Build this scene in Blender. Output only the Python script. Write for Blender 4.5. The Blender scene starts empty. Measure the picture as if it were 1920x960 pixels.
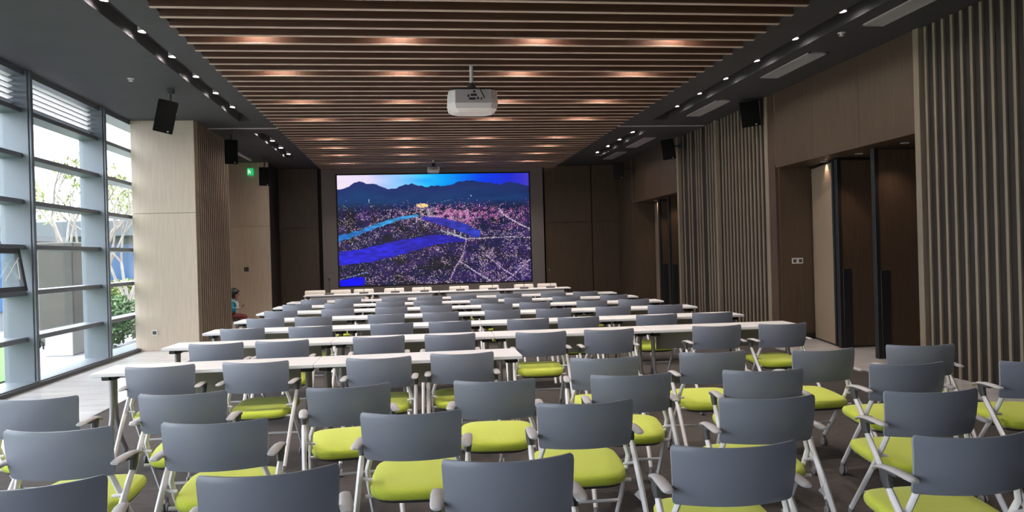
import bpy, bmesh, math, random
import numpy as np
from mathutils import Matrix, Vector
random.seed(7); rng = np.random.default_rng(7)
SC = bpy.context.scene
COL = SC.collection
PI = math.pi

# ------------------------------------------------------------------ camera
FPX, YAW, PITCH, ROLL, CAMH = 1450.0, 0.1272136, -0.00172466, -0.02725214, 1.55
_f = Vector((math.sin(YAW)*math.cos(PITCH), math.cos(YAW)*math.cos(PITCH), math.sin(PITCH)))
_r0 = Vector((math.cos(YAW), -math.sin(YAW), 0)); _u0 = _r0.cross(_f)
_r = _r0*math.cos(ROLL) + _u0*math.sin(ROLL); _u = -_r0*math.sin(ROLL) + _u0*math.cos(ROLL)
CP = Vector((0, 0, CAMH))
cam_data = bpy.data.cameras.new('camera'); cam = bpy.data.objects.new('camera', cam_data)
COL.objects.link(cam)
cam.matrix_world = Matrix(((_r.x, _u.x, -_f.x, CP.x), (_r.y, _u.y, -_f.y, CP.y), (_r.z, _u.z, -_f.z, CP.z), (0, 0, 0, 1)))
cam_data.sensor_width = 36; cam_data.lens = 36*FPX/1920; cam_data.clip_start = .05; cam_data.clip_end = 400
SC.camera = cam

def ray(x, y): return _f*FPX + _r*(x-960) - _u*(y-480)
def atz(x, y, z): d = ray(x, y); return CP + d*((z-CAMH)/d.z)
def atx(x, y, X): d = ray(x, y); return CP + d*(X/d.x)
def aty(x, y, Y): d = ray(x, y); return CP + d*(Y/d.y)

# ------------------------------------------------------------------ sky, exposure
SC.view_settings.view_transform = 'Standard'; SC.view_settings.look = 'None'
SC.view_settings.gamma = 1; SC.view_settings.use_curve_mapping = False
SC.view_settings.exposure = 1.45
SKY = 6.6                                  # zenith radiance of the overcast sky
world = bpy.data.worlds.new('overcast_sky'); SC.world = world; world.use_nodes = True
bg = world.node_tree.nodes['Background']
bg.inputs[0].default_value = (.88, .93, 1.0, 1)
# CIE overcast sky: L = Lz (1 + 2 sin(elevation)) / 3
_nt = world.node_tree; _tc = _nt.nodes.new('ShaderNodeTexCoord'); _sx = _nt.nodes.new('ShaderNodeSeparateXYZ')
_mx = _nt.nodes.new('ShaderNodeMath'); _mx.operation = 'MAXIMUM'; _mx.inputs[1].default_value = 0
_ma = _nt.nodes.new('ShaderNodeMath'); _ma.operation = 'MULTIPLY_ADD'; _ma.inputs[1].default_value = SKY*2/3; _ma.inputs[2].default_value = SKY/3
_nt.links.new(_tc.outputs['Generated'], _sx.inputs[0]); _nt.links.new(_sx.outputs['Z'], _mx.inputs[0]); _nt.links.new(_mx.outputs[0], _ma.inputs[0]); _nt.links.new(_ma.outputs[0], bg.inputs[1])

LAMP_SLAT, LAMP_TROUGH, LAMP_NICHE = 46.0, 1.5, 5.0

def portal(name, loc, rot, sx, sy):
    l = bpy.data.lights.new(name, 'AREA'); l.shape = 'RECTANGLE'; l.size = sx; l.size_y = sy
    l.cycles.is_portal = True
    o = bpy.data.objects.new(name, l); COL.objects.link(o); o.location = loc; o.rotation_euler = rot
portal('window_light_portal', (-5.32, 5.3, 2.1), (0, -PI/2, 0), 4.2, 18.6)       # side glazing, facing into the room
portal('window_light_portal', (-4.06, -4.25, 2.1), (PI/2, 0, 0), 2.3, 4.2)  # belongs to the added rear window
portal('window_light_portal', (-5.32, 17.28, 2.1), (0, -PI/2, 0), 4.2, .7)

# ------------------------------------------------------------------ materials
def mat(name, col, rough=.5, metal=0.0, spec=.5, col2=None, scale=(1, 1, 1), nscale=5.0, detail=4.0, bump=0.0, bscale=None, emit=None, estr=0.0, coat=0.0, sheen=0.0, lo=.35, hi=.65):
    m = bpy.data.materials.new(name); m.use_nodes = True
    nt = m.node_tree; b = nt.nodes['Principled BSDF']
    b.inputs['Base Color'].default_value = (*col, 1); b.inputs['Roughness'].default_value = rough
    b.inputs['Metallic'].default_value = metal; b.inputs['Specular IOR Level'].default_value = spec
    if coat: b.inputs['Coat Weight'].default_value = coat
    if sheen: b.inputs['Sheen Weight'].default_value = sheen
    if emit: b.inputs['Emission Color'].default_value = (*emit, 1); b.inputs['Emission Strength'].default_value = estr
    if col2 or bump:
        tc = nt.nodes.new('ShaderNodeTexCoord'); mp = nt.nodes.new('ShaderNodeMapping')
        mp.inputs['Scale'].default_value = scale; nt.links.new(tc.outputs['Object'], mp.inputs[0])
        n = nt.nodes.new('ShaderNodeTexNoise'); n.inputs['Scale'].default_value = nscale; n.inputs['Detail'].default_value = detail
        nt.links.new(mp.outputs[0], n.inputs['Vector'])
        if col2:
            r = nt.nodes.new('ShaderNodeValToRGB'); r.color_ramp.elements[0].color = (*col, 1); r.color_ramp.elements[1].color = (*col2, 1)
            r.color_ramp.elements[0].position = lo; r.color_ramp.elements[1].position = hi
            nt.links.new(n.outputs['Fac'], r.inputs[0]); nt.links.new(r.outputs[0], b.inputs['Base Color'])
        if bump:
            n2 = n
            if bscale:
                n2 = nt.nodes.new('ShaderNodeTexNoise'); n2.inputs['Scale'].default_value = bscale; nt.links.new(mp.outputs[0], n2.inputs['Vector'])
            bp = nt.nodes.new('ShaderNodeBump'); bp.inputs['Strength'].default_value = bump; bp.inputs['Distance'].default_value = .01
            nt.links.new(n2.outputs['Fac'], bp.inputs['Height']); nt.links.new(bp.outputs[0], b.inputs['Normal'])
    return m

M = {}
M['wood_wall'] = mat('oak_veneer', (.52, .43, .335), .45, col2=(.58, .485, .385), scale=(9, 9, .5), nscale=4)
M['wood_dimmed'] = mat('dimmed_oak_veneer', (.072, .047, .028), .45, col2=(.09, .06, .037), scale=(9, 9, .5), nscale=4)  # oak veneer darkened in colour, standing in for the dim right and front
M['wood_dark'] = mat('dark_veneer', (.07, .042, .026), .42, col2=(.09, .056, .036), scale=(9, 9, .5), nscale=4)  # darker veneer tone of the niches and door leaves
M['wood_slat_wall'] = mat('oak_batten', (.22, .178, .128), .5, col2=(.27, .215, .155), scale=(9, 9, .6), nscale=5)
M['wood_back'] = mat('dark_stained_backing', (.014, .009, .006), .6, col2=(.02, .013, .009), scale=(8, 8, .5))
M['slat_lit_under'] = mat('slat_wood_lit_underside', (.60, .45, .375), .45, col2=(.66, .51, .42), scale=(.6, 9, 9), nscale=4)  # slat wood lightened in colour, standing in for light from below
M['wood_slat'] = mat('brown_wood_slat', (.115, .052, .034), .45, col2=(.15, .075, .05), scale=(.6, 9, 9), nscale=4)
M['plenum'] = mat('plenum_black', (.02, .018, .017), .9)
M['ceiling'] = mat('charcoal_ceiling_paint', (.050, .049, .054), .75, col2=(.056, .055, .061), nscale=2)
M['grey_panel'] = mat('grey_metal_surround', (.19, .165, .16), .5)
M['black'] = mat('black_plastic', (.012, .012, .013), .5)
M['black_soft'] = mat('speaker_black', (.005, .0045, .0045), .85, spec=.15, bump=.15, nscale=300)
M['chair_back'] = mat('grey_chair_plastic', (.235, .248, .30), .28, bump=.08, nscale=350)
M['chair_pan'] = mat('dark_grey_plastic', (.06, .06, .065), .5)
M['white_frame'] = mat('white_powder_coat', (.80, .77, .78), .35)
M['arm'] = mat('pale_grey_arm_pad', (.50, .48, .49), .4)
M['arm_dark'] = mat('dark_grey_bracket', (.07, .07, .075), .4)
M['lime'] = mat('lime_fabric', (.50, .575, .04), .85, col2=(.56, .63, .06), nscale=220, bump=.25, sheen=.2)
M['caster'] = mat('grey_caster', (.22, .21, .22), .4)
M['paper'] = mat('paper_tag', (.75, .73, .72), .7)
M['table'] = mat('white_laminate', (.82, .80, .81), .3, col2=(.85, .83, .84), nscale=3)
M['table_leg'] = mat('silver_grey_leg', (.30, .28, .28), .38, metal=.35)
M['modesty'] = mat('grey_modesty_panel', (.30, .275, .26), .5)
M['carpet'] = mat('grey_brown_carpet', (.045, .036, .034), .9, col2=(.075, .062, .060), scale=(1, 6, 1), nscale=9, detail=8, bump=.3, bscale=180)
M['stone'] = mat('pale_stone_tile', (.60, .575, .575), .2, col2=(.72, .70, .70), scale=(1, 4, 1), nscale=1.3, detail=8)
M['alu'] = mat('blue_grey_aluminium', (.135, .155, .175), .38, metal=.15)
M['alu_dark'] = mat('dark_window_sash', (.05, .055, .06), .45)
M['louver'] = mat('white_louvre', (.80, .78, .80), .5)
M['lamp_rim'] = mat('lamp_rim_white', (.7, .7, .7), .4)
M['lens'] = mat('lamp_lens', (1, 1, 1), .4, emit=(1, .86, .72), estr=9.0)
M['lens_warm'] = mat('lamp_lens_warm', (1, 1, 1), .4, emit=(1, .88, .77), estr=230.0)
M['lens_cool'] = mat('lamp_lens_neutral', (1, 1, 1), .4, emit=(1, .95, .9), estr=14.0)
M['proj'] = mat('white_projector_case', (.78, .74, .73), .35)
M['proj_grey'] = mat('grey_projector_panel', (.40, .37, .39), .45)
M['vent'] = mat('white_air_grille', (.45, .42, .43), .5)
M['vent_in'] = mat('grille_void', (.03, .03, .03), .8)
M['switch'] = mat('white_switch_plate', (.7, .66, .62), .4)
M['door_beige'] = mat('beige_door_face', (.27, .20, .145), .5, col2=(.30, .225, .165), scale=(9, 9, .5))
M['leather'] = mat('cream_leather', (.70, .64, .60), .5)
M['exit'] = mat('green_exit_face', (.0, .25, .08), .5, emit=(.02, .5, .16), estr=.35)
M['exit_w'] = mat('exit_pictogram_white', (.8, .9, .8), .5, emit=(.7, 1, .75), estr=.3)
M['hair'] = mat('black_hair', (.008, .007, .007), .45, bump=.3, nscale=60)
M['skin'] = mat('skin', (.42, .25, .18), .5)
M['teal'] = mat('teal_blue_top', (.02, .28, .38), .75, col2=(.05, .42, .62), nscale=9, lo=.45, hi=.55)
M['vest'] = mat('white_vest', (.62, .60, .60), .8)
M['redcloth'] = mat('dark_red_trousers', (.16, .03, .035), .85)
M['grass'] = mat('lawn_green', (.035, .085, .012), .9, col2=(.065, .125, .02), nscale=18, detail=8, bump=.6, bscale=90)
M['pave'] = mat('pale_paving', (.12, .117, .118), .7, col2=(.155, .152, .153), nscale=1.6, detail=6)
M['white_wall'] = mat('white_render', (.42, .41, .40), .8)
M['leaf'] = mat('leaf_green', (.02, .055, .015), .7, col2=(.045, .10, .025), nscale=3)
M['leaf_lime'] = mat('leaf_yellow_green', (.10, .13, .03), .7, col2=(.15, .18, .05), nscale=3)
M['bark'] = mat('pale_bark', (.13, .115, .10), .85, col2=(.19, .17, .15), nscale=6)
M['pillar'] = mat('brown_grey_stone', (.03, .029, .025), .7, col2=(.042, .04, .034), scale=(1, 1, 3), nscale=2)
M['facade'] = mat('grey_facade', (.10, .105, .115), .7)
M['roof'] = mat('dark_roof', (.06, .07, .08), .7)
M['bluewin'] = mat('blue_window_glass', (.02, .06, .14), .15)

def glass_mat():
    m = bpy.data.materials.new('clear_glass'); m.use_nodes = True; nt = m.node_tree
    nt.nodes.remove(nt.nodes['Principled BSDF']); out = nt.nodes['Material Output']
    t = nt.nodes.new('ShaderNodeBsdfTransparent'); t.inputs[0].default_value = (.955, .97, .975, 1)
    g = nt.nodes.new('ShaderNodeBsdfGlossy'); g.inputs['Roughness'].default_value = .02
    lw = nt.nodes.new('ShaderNodeLayerWeight'); lw.inputs[0].default_value = .5
    pw = nt.nodes.new('ShaderNodeMath'); pw.operation = 'POWER'; pw.inputs[1].default_value = 5; nt.links.new(lw.outputs['Facing'], pw.inputs[0])
    fr = nt.nodes.new('ShaderNodeMath'); fr.operation = 'MULTIPLY_ADD'; fr.inputs[1].default_value = .6; fr.inputs[2].default_value = .03; nt.links.new(pw.outputs[0], fr.inputs[0])
    mx = nt.nodes.new('ShaderNodeMixShader')
    nt.links.new(fr.outputs[0], mx.inputs[0]); nt.links.new(t.outputs[0], mx.inputs[1]); nt.links.new(g.outputs[0], mx.inputs[2])
    nt.links.new(mx.outputs[0], out.inputs[0]); return m
M['glass'] = glass_mat()

# ------------------------------------------------------------------ mesh helpers
def new_bm(): return bmesh.new()
def box(bm, lo, hi, bevel=0.0, seg=1, rot=None, piv=None):
    t = bmesh.new(); bmesh.ops.create_cube(t, size=1)
    lo = Vector(lo); hi = Vector(hi); c = (lo+hi)/2; s = hi-lo
    for v in t.verts: v.co = Vector((v.co.x*s.x, v.co.y*s.y, v.co.z*s.z))
    if bevel: bmesh.ops.bevel(t, geom=list(t.edges), offset=bevel, segments=seg, affect='EDGES', profile=.5)
    if rot is not None:
        R = rot.to_4x4()
        if piv is None: mtx = Matrix.Translation(c) @ R
        else: mtx = Matrix.Translation(Vector(piv)) @ R @ Matrix.Translation(c-Vector(piv))
    else: mtx = Matrix.Translation(c)
    t.transform(mtx); me = bpy.data.meshes.new('t'); t.to_mesh(me); t.free(); bm.from_mesh(me); bpy.data.meshes.remove(me); return bm
def cbox(bm, c, s, **k):
    c = Vector(c); s = Vector(s)/2; return box(bm, c-s, c+s, **k)
def tube(bm, pts, rad, n=8, ratio=1.0, up=(1, 0, 0), cap=True):
    pts = [Vector(p) for p in pts]
    if not isinstance(rad, (list, tuple)): rad = [rad]*len(pts)
    rings = []
    for i, p in enumerate(pts):
        a = pts[max(i-1, 0)]; b = pts[min(i+1, len(pts)-1)]; d = (b-a).normalized()
        u = Vector(up); u = (u - d*u.dot(d))
        if u.length < 1e-4: u = d.orthogonal()
        u.normalize(); w = d.cross(u)
        rings.append([bm.verts.new(p + u*math.cos(2*PI*k/n)*rad[i] + w*math.sin(2*PI*k/n)*rad[i]*ratio) for k in range(n)])
    for A, B in zip(rings, rings[1:]):
        for k in range(n): bm.faces.new((A[k], A[(k+1) % n], B[(k+1) % n], B[k]))
    if cap: bm.faces.new(list(reversed(rings[0]))); bm.faces.new(rings[-1])
    return bm
def loft(bm, rings, closed_ends=True):
    R = [[bm.verts.new(Vector(p)) for p in r] for r in rings]; n = len(R[0])
    for A, B in zip(R, R[1:]):
        for k in range(n): bm.faces.new((A[k], A[(k+1) % n], B[(k+1) % n], B[k]))
    if closed_ends: bm.faces.new(list(reversed(R[0]))); bm.faces.new(R[-1])
    return bm
def lathe(bm, prof, n=16, axis='z', c=(0, 0, 0), ends=True):
    c = Vector(c)
    def P(r, h, a):
        if axis == 'z': return c + Vector((r*math.cos(a), r*math.sin(a), h))
        if axis == 'x': return c + Vector((h, r*math.cos(a), r*math.sin(a)))
        return c + Vector((r*math.sin(a), h, r*math.cos(a)))
    return loft(bm, [[P(max(r, 1e-4), h, 2*PI*k/n) for k in range(n)] for r, h in prof], ends)
def mesh_of(bm, name, smooth=None):
    bmesh.ops.recalc_face_normals(bm, faces=bm.faces)
    me = bpy.data.meshes.new(name); bm.to_mesh(me); bm.free()
    if smooth:
        for p in me.polygons: p.use_smooth = True
        me.set_sharp_from_angle(angle=math.radians(smooth))
    return me
def obj(name, bm, m, parent=None, smooth=None, loc=None):
    me = bm if isinstance(bm, bpy.types.Mesh) else mesh_of(bm, name, smooth)
    if m and not me.materials: me.materials.append(M[m] if isinstance(m, str) else m)
    o = bpy.data.objects.new(name, me); COL.objects.link(o)
    if parent: o.parent = parent
    if loc is not None: o.location = loc
    return o
def tag(o, label, cat, group=None):
    o['label'] = label; o['category'] = cat
    if group: o['group'] = group
    return o
def thing(name, label, cat, loc=(0, 0, 0), rz=0, group=None):
    o = bpy.data.objects.new(name, None); COL.objects.link(o); o.empty_display_size = .1
    o.location = loc; o.rotation_euler = (0, 0, rz); return tag(o, label, cat, group)
def struct(name, bm=None, m=None, smooth=None):
    if bm is None:
        o = bpy.data.objects.new(name, None); COL.objects.link(o)
    else: o = obj(name, bm, m, None, smooth)
    o['kind'] = 'structure'; return o
def B1(lo, hi, **k): return box(new_bm(), lo, hi, **k)
def copy_tree(root, loc, rz, label=None):
    r = root.copy(); COL.objects.link(r); r.location = loc; r.rotation_euler = (0, 0, rz)
    if label: r['label'] = label
    for ch in root.children:
        c = ch.copy(); COL.objects.link(c); c.parent = r
        for g in ch.children:
            d = g.copy(); COL.objects.link(d); d.parent = c
    return r
ORD = ['first', 'second', 'third', 'fourth', 'fifth', 'sixth', 'seventh', 'eighth', 'ninth', 'tenth', 'eleventh', 'twelfth', 'thirteenth', 'fourteenth']

# ------------------------------------------------------------------ room constants
XG, XL, XR = -5.22, -4.9, 6.05            # glass, inner edge of fins, right wall face
YB, YF, ZC = -4.2, 22.3, 4.12             # rear wall, front wall, ceiling
SX0, SX1, SZ = -2.5, 4.18, 4.08           # slat field
SY1 = 22.25

# floor: carpet with a stone border along the windows and the right wall
fl = struct('floor', B1((-3.32, YB, -.06), (5.48, YF, 0)), 'carpet')
st = obj('stone_border', B1((XG-.08, YB, -.06), (-3.32, YF, .002)), 'stone', fl)
obj('stone_border', B1((5.48, YB, -.06), (7.6, YF, .002)), 'stone', fl)
for k in range(20):                       # joints of the stone slabs on the window side
    y = YB + 1.2*k + .5
    obj('joint', B1((-4.88, y, .0021), (-3.33, y+.006, .003)), 'grey_panel', fl)
for s in (0, 1): obj('metal_edge_strip', B1(((-3.335, 5.465)[s], YB, 0), ((-3.31, 5.49)[s], YF, .006)), 'table_leg', fl)

# ceiling: soffits with lamp troughs, slats hung in the middle
ce = struct('ceiling')
def soffit(x0, x1, y0, y1, z0=ZC, z1=ZC+.3): obj('soffit', B1((x0, y0, z0), (x1, y1, z1)), 'ceiling', ce)
TL = (-3.09, -2.87); TR = (4.74, 5.04)
soffit(XG-.1, TL[0], YB, YF+.2); soffit(TL[1], SX0, YB, YF+.2)
soffit(SX1, TR[0], YB, YF+.2); soffit(TR[1], 7.6, YB, YF+.2)
TY = [(YB, 2.0), (6.6, 14.68), (16.02, 20.1)]
gaps = [(2.0, 6.6), (14.68, 16.02), (20.1, YF+.2)]
for T in (TL, TR):
    for a, b in gaps: soffit(T[0], T[1], a, b)
    for a, b in TY: obj('trough_top', B1((T[0], a, ZC+.16), (T[1], b, ZC+.3)), 'ceiling', ce)
obj('plenum_cover', B1((SX0, YB, ZC+.34), (SX1, YF+.2, ZC+.38)), 'plenum', ce)
obj('plenum_side', B1((SX0-.02, YB, ZC+.29), (SX0, YF+.2, ZC+.34)), 'plenum', ce)
obj('plenum_side', B1((SX1, YB, ZC+.29), (SX1+.02, YF+.2, ZC+.34)), 'plenum', ce)
slat_me = mesh_of(B1((SX0, -.026, SZ), (SX1, .026, SZ+.2), bevel=.003), 'slat')
PITCHS = .3235
slat_ys = [7.98 + PITCHS*k for k in range(-37, 45)]
slat_ys = [y for y in slat_ys if YB+.1 < y < SY1]
lit_under_me = mesh_of(B1((SX0-.001, -.027, SZ-.004), (SX1+.001, .027, SZ+.003)), 'lit_underside')  # thin pale layer that paints the light on the slat undersides
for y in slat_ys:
    o = obj('slat', slat_me, 'wood_slat', ce, loc=(0, y, 0)); obj('lit_underside', lit_under_me, 'slat_lit_under', o)
for (a, b) in ((-3.85, SX0-.03), (SX1+.05, XR)):
    tr = obj('partition_track', B1((a, 15.36, ZC-.012), (b, 15.44, ZC+.01), bevel=.003), 'vent', ce)

# ---- left: curtain wall bays
ZT = [.06, .62, 1.22, 1.82, 2.41, 3.01, 3.60, 4.14]
def bay(n, y0, y1, louvre=False, fin=True):
    w = struct('window_%d' % n)
    for k in range(7):
        obj('pane', B1((XG-.006, y0, ZT[k]), (XG+.006, y1, ZT[k+1])), 'glass', w)
    for k in range(1, 7): obj('transom', B1((XG-.05, y0, ZT[k]-.032), (XL-.09, y1, ZT[k]+.032), bevel=.006), 'alu', w)
    obj('head_rail', B1((XG-.05, y0, ZT[7]-.09), (XL-.05, y1, ZC+.01), bevel=.004), 'alu', w)
    obj('sill', B1((XG-.08, y0, -.02), (XL+.02, y1, .07), bevel=.006), 'alu', w)
    obj('sill_edge', B1((XL+.02, y0, 0), (XL+.045, y1, .055)), 'alu_dark', w)
    if fin:
        f = new_bm(); box(f, (XG-.06, y1-.045, 0), (XL-.01, y1+.045, ZC), bevel=.006)
        box(f, (XL-.012, y1-.03, 0), (XL+.025, y1+.03, ZC), bevel=.008)
        obj('mullion', f, 'alu', w)
    if louvre:
        for k in range(7):
            z = 3.68 + k*.072
            b = new_bm(); box(b, (XG+.06, y0+.05, z), (XG+.15, y1-.05, z+.018), rot=Matrix.Rotation(-.35, 3, 'Y'))
            obj('louvre_blade', b, 'louver', w)
    return w
edges = [16.0, 13.25, 10.8, 8.35, 5.9, 3.45, 1.0, -1.45, -4.1]
wins = []
for i in range(8):
    wins.append(bay(i+1, edges[i+1], edges[i], louvre=i >= 1, fin=i > 0))
# opened hopper sash in the third bay
w3 = wins[2]
def sash():
    y0, y1, z0, z1 = 8.5, 10.62, 1.25, 1.80
    R = Matrix.Rotation(math.radians(-9), 3, 'Y'); pv = (XL-.1, 0, z1)
    b = new_bm()
    for lo, hi in (((XL-.14, y0, z0), (XL-.09, y1, z0+.06)), ((XL-.14, y0, z1-.06), (XL-.09, y1, z1)), ((XL-.14, y0, z0), (XL-.09, y0+.07, z1)), ((XL-.14, y1-.07, z0), (XL-.09, y1, z1))):
        box(b, lo, hi, rot=R, piv=pv)
    obj('opening_sash', b, 'alu_dark', w3)
    b = new_bm(); box(b, (XL-.12, y0+.07, z0+.06), (XL-.112, y1-.07, z1-.06), rot=R, piv=pv); obj('pane', b, 'glass', w3)
    b = new_bm(); tube(b, [(XL-.05, y1-.12, z1-.12), (XL+.0, y1-.55, z1-.40)], .008, 6); tube(b, [(XL-.05, y1-.10, z0+.16), (XL-.02, y1-.22, z1-.15)], .008, 6)
    obj('stay_arm', b, 'lamp_rim', w3)
sash()
b = new_bm(); box(b, (XL+.02, 10.77, .50), (XL+.05, 10.81, .62), bevel=.008); tube(b, [(XL+.05, 10.79, .58), (XL+.08, 10.79, .57), (XL+.085, 10.79, .48)], .01, 8)
obj('handle', b, 'alu_dark', w3)

# left piers and walls
wl = struct('wall_left')
def panels(parent, x0, x1, y, zs, m='wood_wall', th=.04, name='panel'):
    for a, b in zip(zs, zs[1:]): obj(name, B1((x0, y, a+.003), (x1, y+th, b-.003), bevel=.002), m, parent)
PX = -3.85; PY0, PY1 = 14.5, 16.9
obj('pier_core', B1((XL-.01, PY0+.03, 0), (PX-.03, PY1-.01, ZC)), 'wood_back', wl)
panels(wl, XL-.03, PX, PY0, [0, 2.46, ZC])
obj('pier_return', B1((XG-.08, 16.0, 0), (XL, PY1+.02, ZC)), 'wood_wall', wl)
obj('pier_end', B1((PX-.10, PY1-.01, 0), (PX, PY1+.02, ZC)), 'wood_slat_wall', wl)
sl_me = mesh_of(B1((PX-.03, -.028, 0), (PX+.035, .028, ZC), bevel=.003), 'slat')
n = 17
for k in range(n): obj('slat', sl_me, 'wood_slat_wall', wl, loc=(0, PY0+.09+k*(PY1-PY0-.1)/(n-1), 0))
# alcove behind the pier: a glazed door strip, then solid wall
bay(9, 16.95, 17.6, fin=False)
obj('wall_infill', B1((XG-.08, 17.6, 0), (XG+.12, YF+.2, ZC)), 'wood_wall', wl)
FX = aty(505, 400, 20.7).x
obj('pier_core', B1((XG+.12, 20.74, 0), (FX-.02, YF, ZC)), 'wood_back', wl)
panels(wl, XG+.12, FX, 20.7, [0, 2.46, ZC])

# front wall with the screen surround
wf = struct('wall_front')
obj('backing', B1((XG, YF+.06, 0), (7.6, YF+.2, ZC)), 'plenum', wf)
panels(wf, FX-.1, -2.62, YF, [0, 2.46, ZC], 'wood_dimmed')
panels(wf, 3.86, 5.24, YF, [0, 2.46, ZC], 'wood_dimmed')
panels(wf, 5.27, 6.4, YF, [0, 2.46, ZC], 'wood_dimmed')
SCR = (-2.065, 3.385, .79, 3.91)
for lo, hi in (((-2.5, 0), (SCR[0]-.04, 4.08)), ((SCR[1]+.04, 0), (3.79, 4.08)), ((SCR[0]-.04, 0), (SCR[1]+.04, SCR[2]-.04)), ((SCR[0]-.04, SCR[3]+.04), (SCR[1]+.04, 4.08))):
    obj('screen_surround', B1((lo[0], YF-.12, lo[1]), (hi[0], YF+.06, hi[1])), 'grey_panel', wf)

# right wall
wr = struct('wall_right')
N1 = (8.6, 12.25); N2 = (17.1, 20.75); HZ = 2.88; XB = 7.5
obj('backing', B1((XR+.06, YB, 0), (XR+.2, N1[0]-.08, ZC)), 'wood_back', wr)
obj('backing', B1((XR+.06, N1[1]+.04, 0), (XR+.2, N2[0]-.06, ZC)), 'wood_back', wr)
obj('backing', B1((XR+.06, N2[1]+.04, 0), (XR+.2, YF+.1, ZC)), 'wood_back', wr)
bat_me = mesh_of(B1((XR+.035, -.02, 0), (XR+.062, .02, ZC), bevel=.002), 'slat')
ys = [8.47 - .1505*k for k in range(0, 36)] + [12.72 + .1555*k for k in range(13)]
ys += [atx(p, 357, XR).y for p in (1279, 1288, 1293.4, 1302.7, 1307.5, 1312.5, 1322.5, 1327.7, 1333)]
for y in ys: obj('slat', bat_me, 'wood_slat_wall', wr, loc=(0, y, 0))
obj('panel', B1((XR, YB, 0), (XR+.06, 3.1, ZC)), 'wood_dimmed', wr)
post_me = mesh_of(B1((XR-.02, -.05, 0), (XR+.08, .05, ZC), bevel=.004), 'post')
for y in (8.57, 12.55, 14.80, 17.02): obj('post', post_me, 'wood_slat_wall', wr, loc=(0, y, 0))
obj('panel', B1((XR+.0, 12.28, 0), (XR+.06, 12.49, ZC)), 'wood_dark', wr)
for (a, b) in (N1, N2):
    w = (b-a)/3
    for k in range(3):
        obj('header_panel', B1((XR, a+k*w+.003, HZ), (XR+.05, a+(k+1)*w-.003, ZC), bevel=.002), 'wood_dimmed', wr)
    obj('niche_soffit', B1((XR+.05, a-.05, HZ), (XB, b+.04, HZ+.06)), 'wood_dimmed', wr)
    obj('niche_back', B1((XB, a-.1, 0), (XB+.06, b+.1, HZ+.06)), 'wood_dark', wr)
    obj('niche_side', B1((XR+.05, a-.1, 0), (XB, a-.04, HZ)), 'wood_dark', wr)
    obj('niche_side', B1((XR+.05, b, 0), (XB, b+.05, HZ)), 'wood_dimmed', wr)
    obj('skirting', B1((XR+.06, b-.012, 0), (6.7, b, .1)), 'black', wr)
panels(wr, 0, 0.001, -100, [0, .01]) if False else None
obj('panel', B1((XR, N2[1]+.03, 0), (XR+.06, YF, ZC)), 'wood_dimmed', wr)

# folding partition leaves standing in the two niches
def leaf(name_lbl, cat_lbl, ax, ay, bx, by, m, handle=False, th=.06, z1=HZ-.04):
    d = Vector((bx-ax, by-ay, 0)); L = d.length; rz = math.atan2(d.y, d.x)
    t = thing('partition_leaf', cat_lbl, 'door leaf', (ax, ay, 0), rz, 'partition leaves in the right wall niches')
    obj('leaf_panel', B1((.055, -th/2, .02), (L, th/2, z1), bevel=.002), m, t)
    obj('edge_seal', B1((0, -th/2-.012, .005), (.055, th/2+.012, z1+.02), bevel=.003), 'black', t)
    obj('top_seal', B1((.055, -th/2-.004, z1), (L, th/2+.004, z1+.02)), 'black', t)
    obj('bottom_seal', B1((.055, -th/2-.002, .005), (L, th/2+.002, .03)), 'black', t)
    if handle: obj('pull_strip', B1((.055, -th/2-.018, .02), (.19, -th/2, 1.2), bevel=.004), 'black', t)
    return t
for dy, where in ((0, 'near'), (N2[0]-N1[0], 'far')):
    leaf('', 'beige flat leaf seen obliquely in the %s right wall niche' % where, 6.46, 11.15+dy, 6.69, 12.22+dy, 'door_beige')
    leaf('', 'dark wood leaf with black pull strip, middle of the %s right wall niche' % where, 6.38, 11.0+dy, 7.46, 11.0+dy, 'wood_dark', True)
    leaf('', 'dark wood leaf with black pull strip, nearest the camera in the %s right wall niche' % where, 6.22, 9.8+dy, 7.3, 9.8+dy, 'wood_dark', True)

# rear wall behind the camera
RX = -2.9                                  # unseen rear window, added to light the chair backs
w = struct('window_10')
obj('pane', B1((XG, YB-.006, .06), (RX, YB+.006, ZC)), 'glass', w)
for k in range(1, 7): obj('transom', B1((XG, YB-.05, ZT[k]-.03), (RX, YB+.2, ZT[k]+.03)), 'alu', w)
for x in (XG, RX): obj('mullion', B1((x-.04, YB-.05, 0), (x+.04, YB+.25, ZC)), 'alu', w)
obj('sill', B1((XG, YB-.08, -.02), (RX, YB+.25, .07)), 'alu', w)
wb = struct('wall_rear'); obj('panel', B1((RX, YB-.05, 0), (XR+.1, YB+.05, ZC)), 'wood_dimmed', wb)

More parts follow.
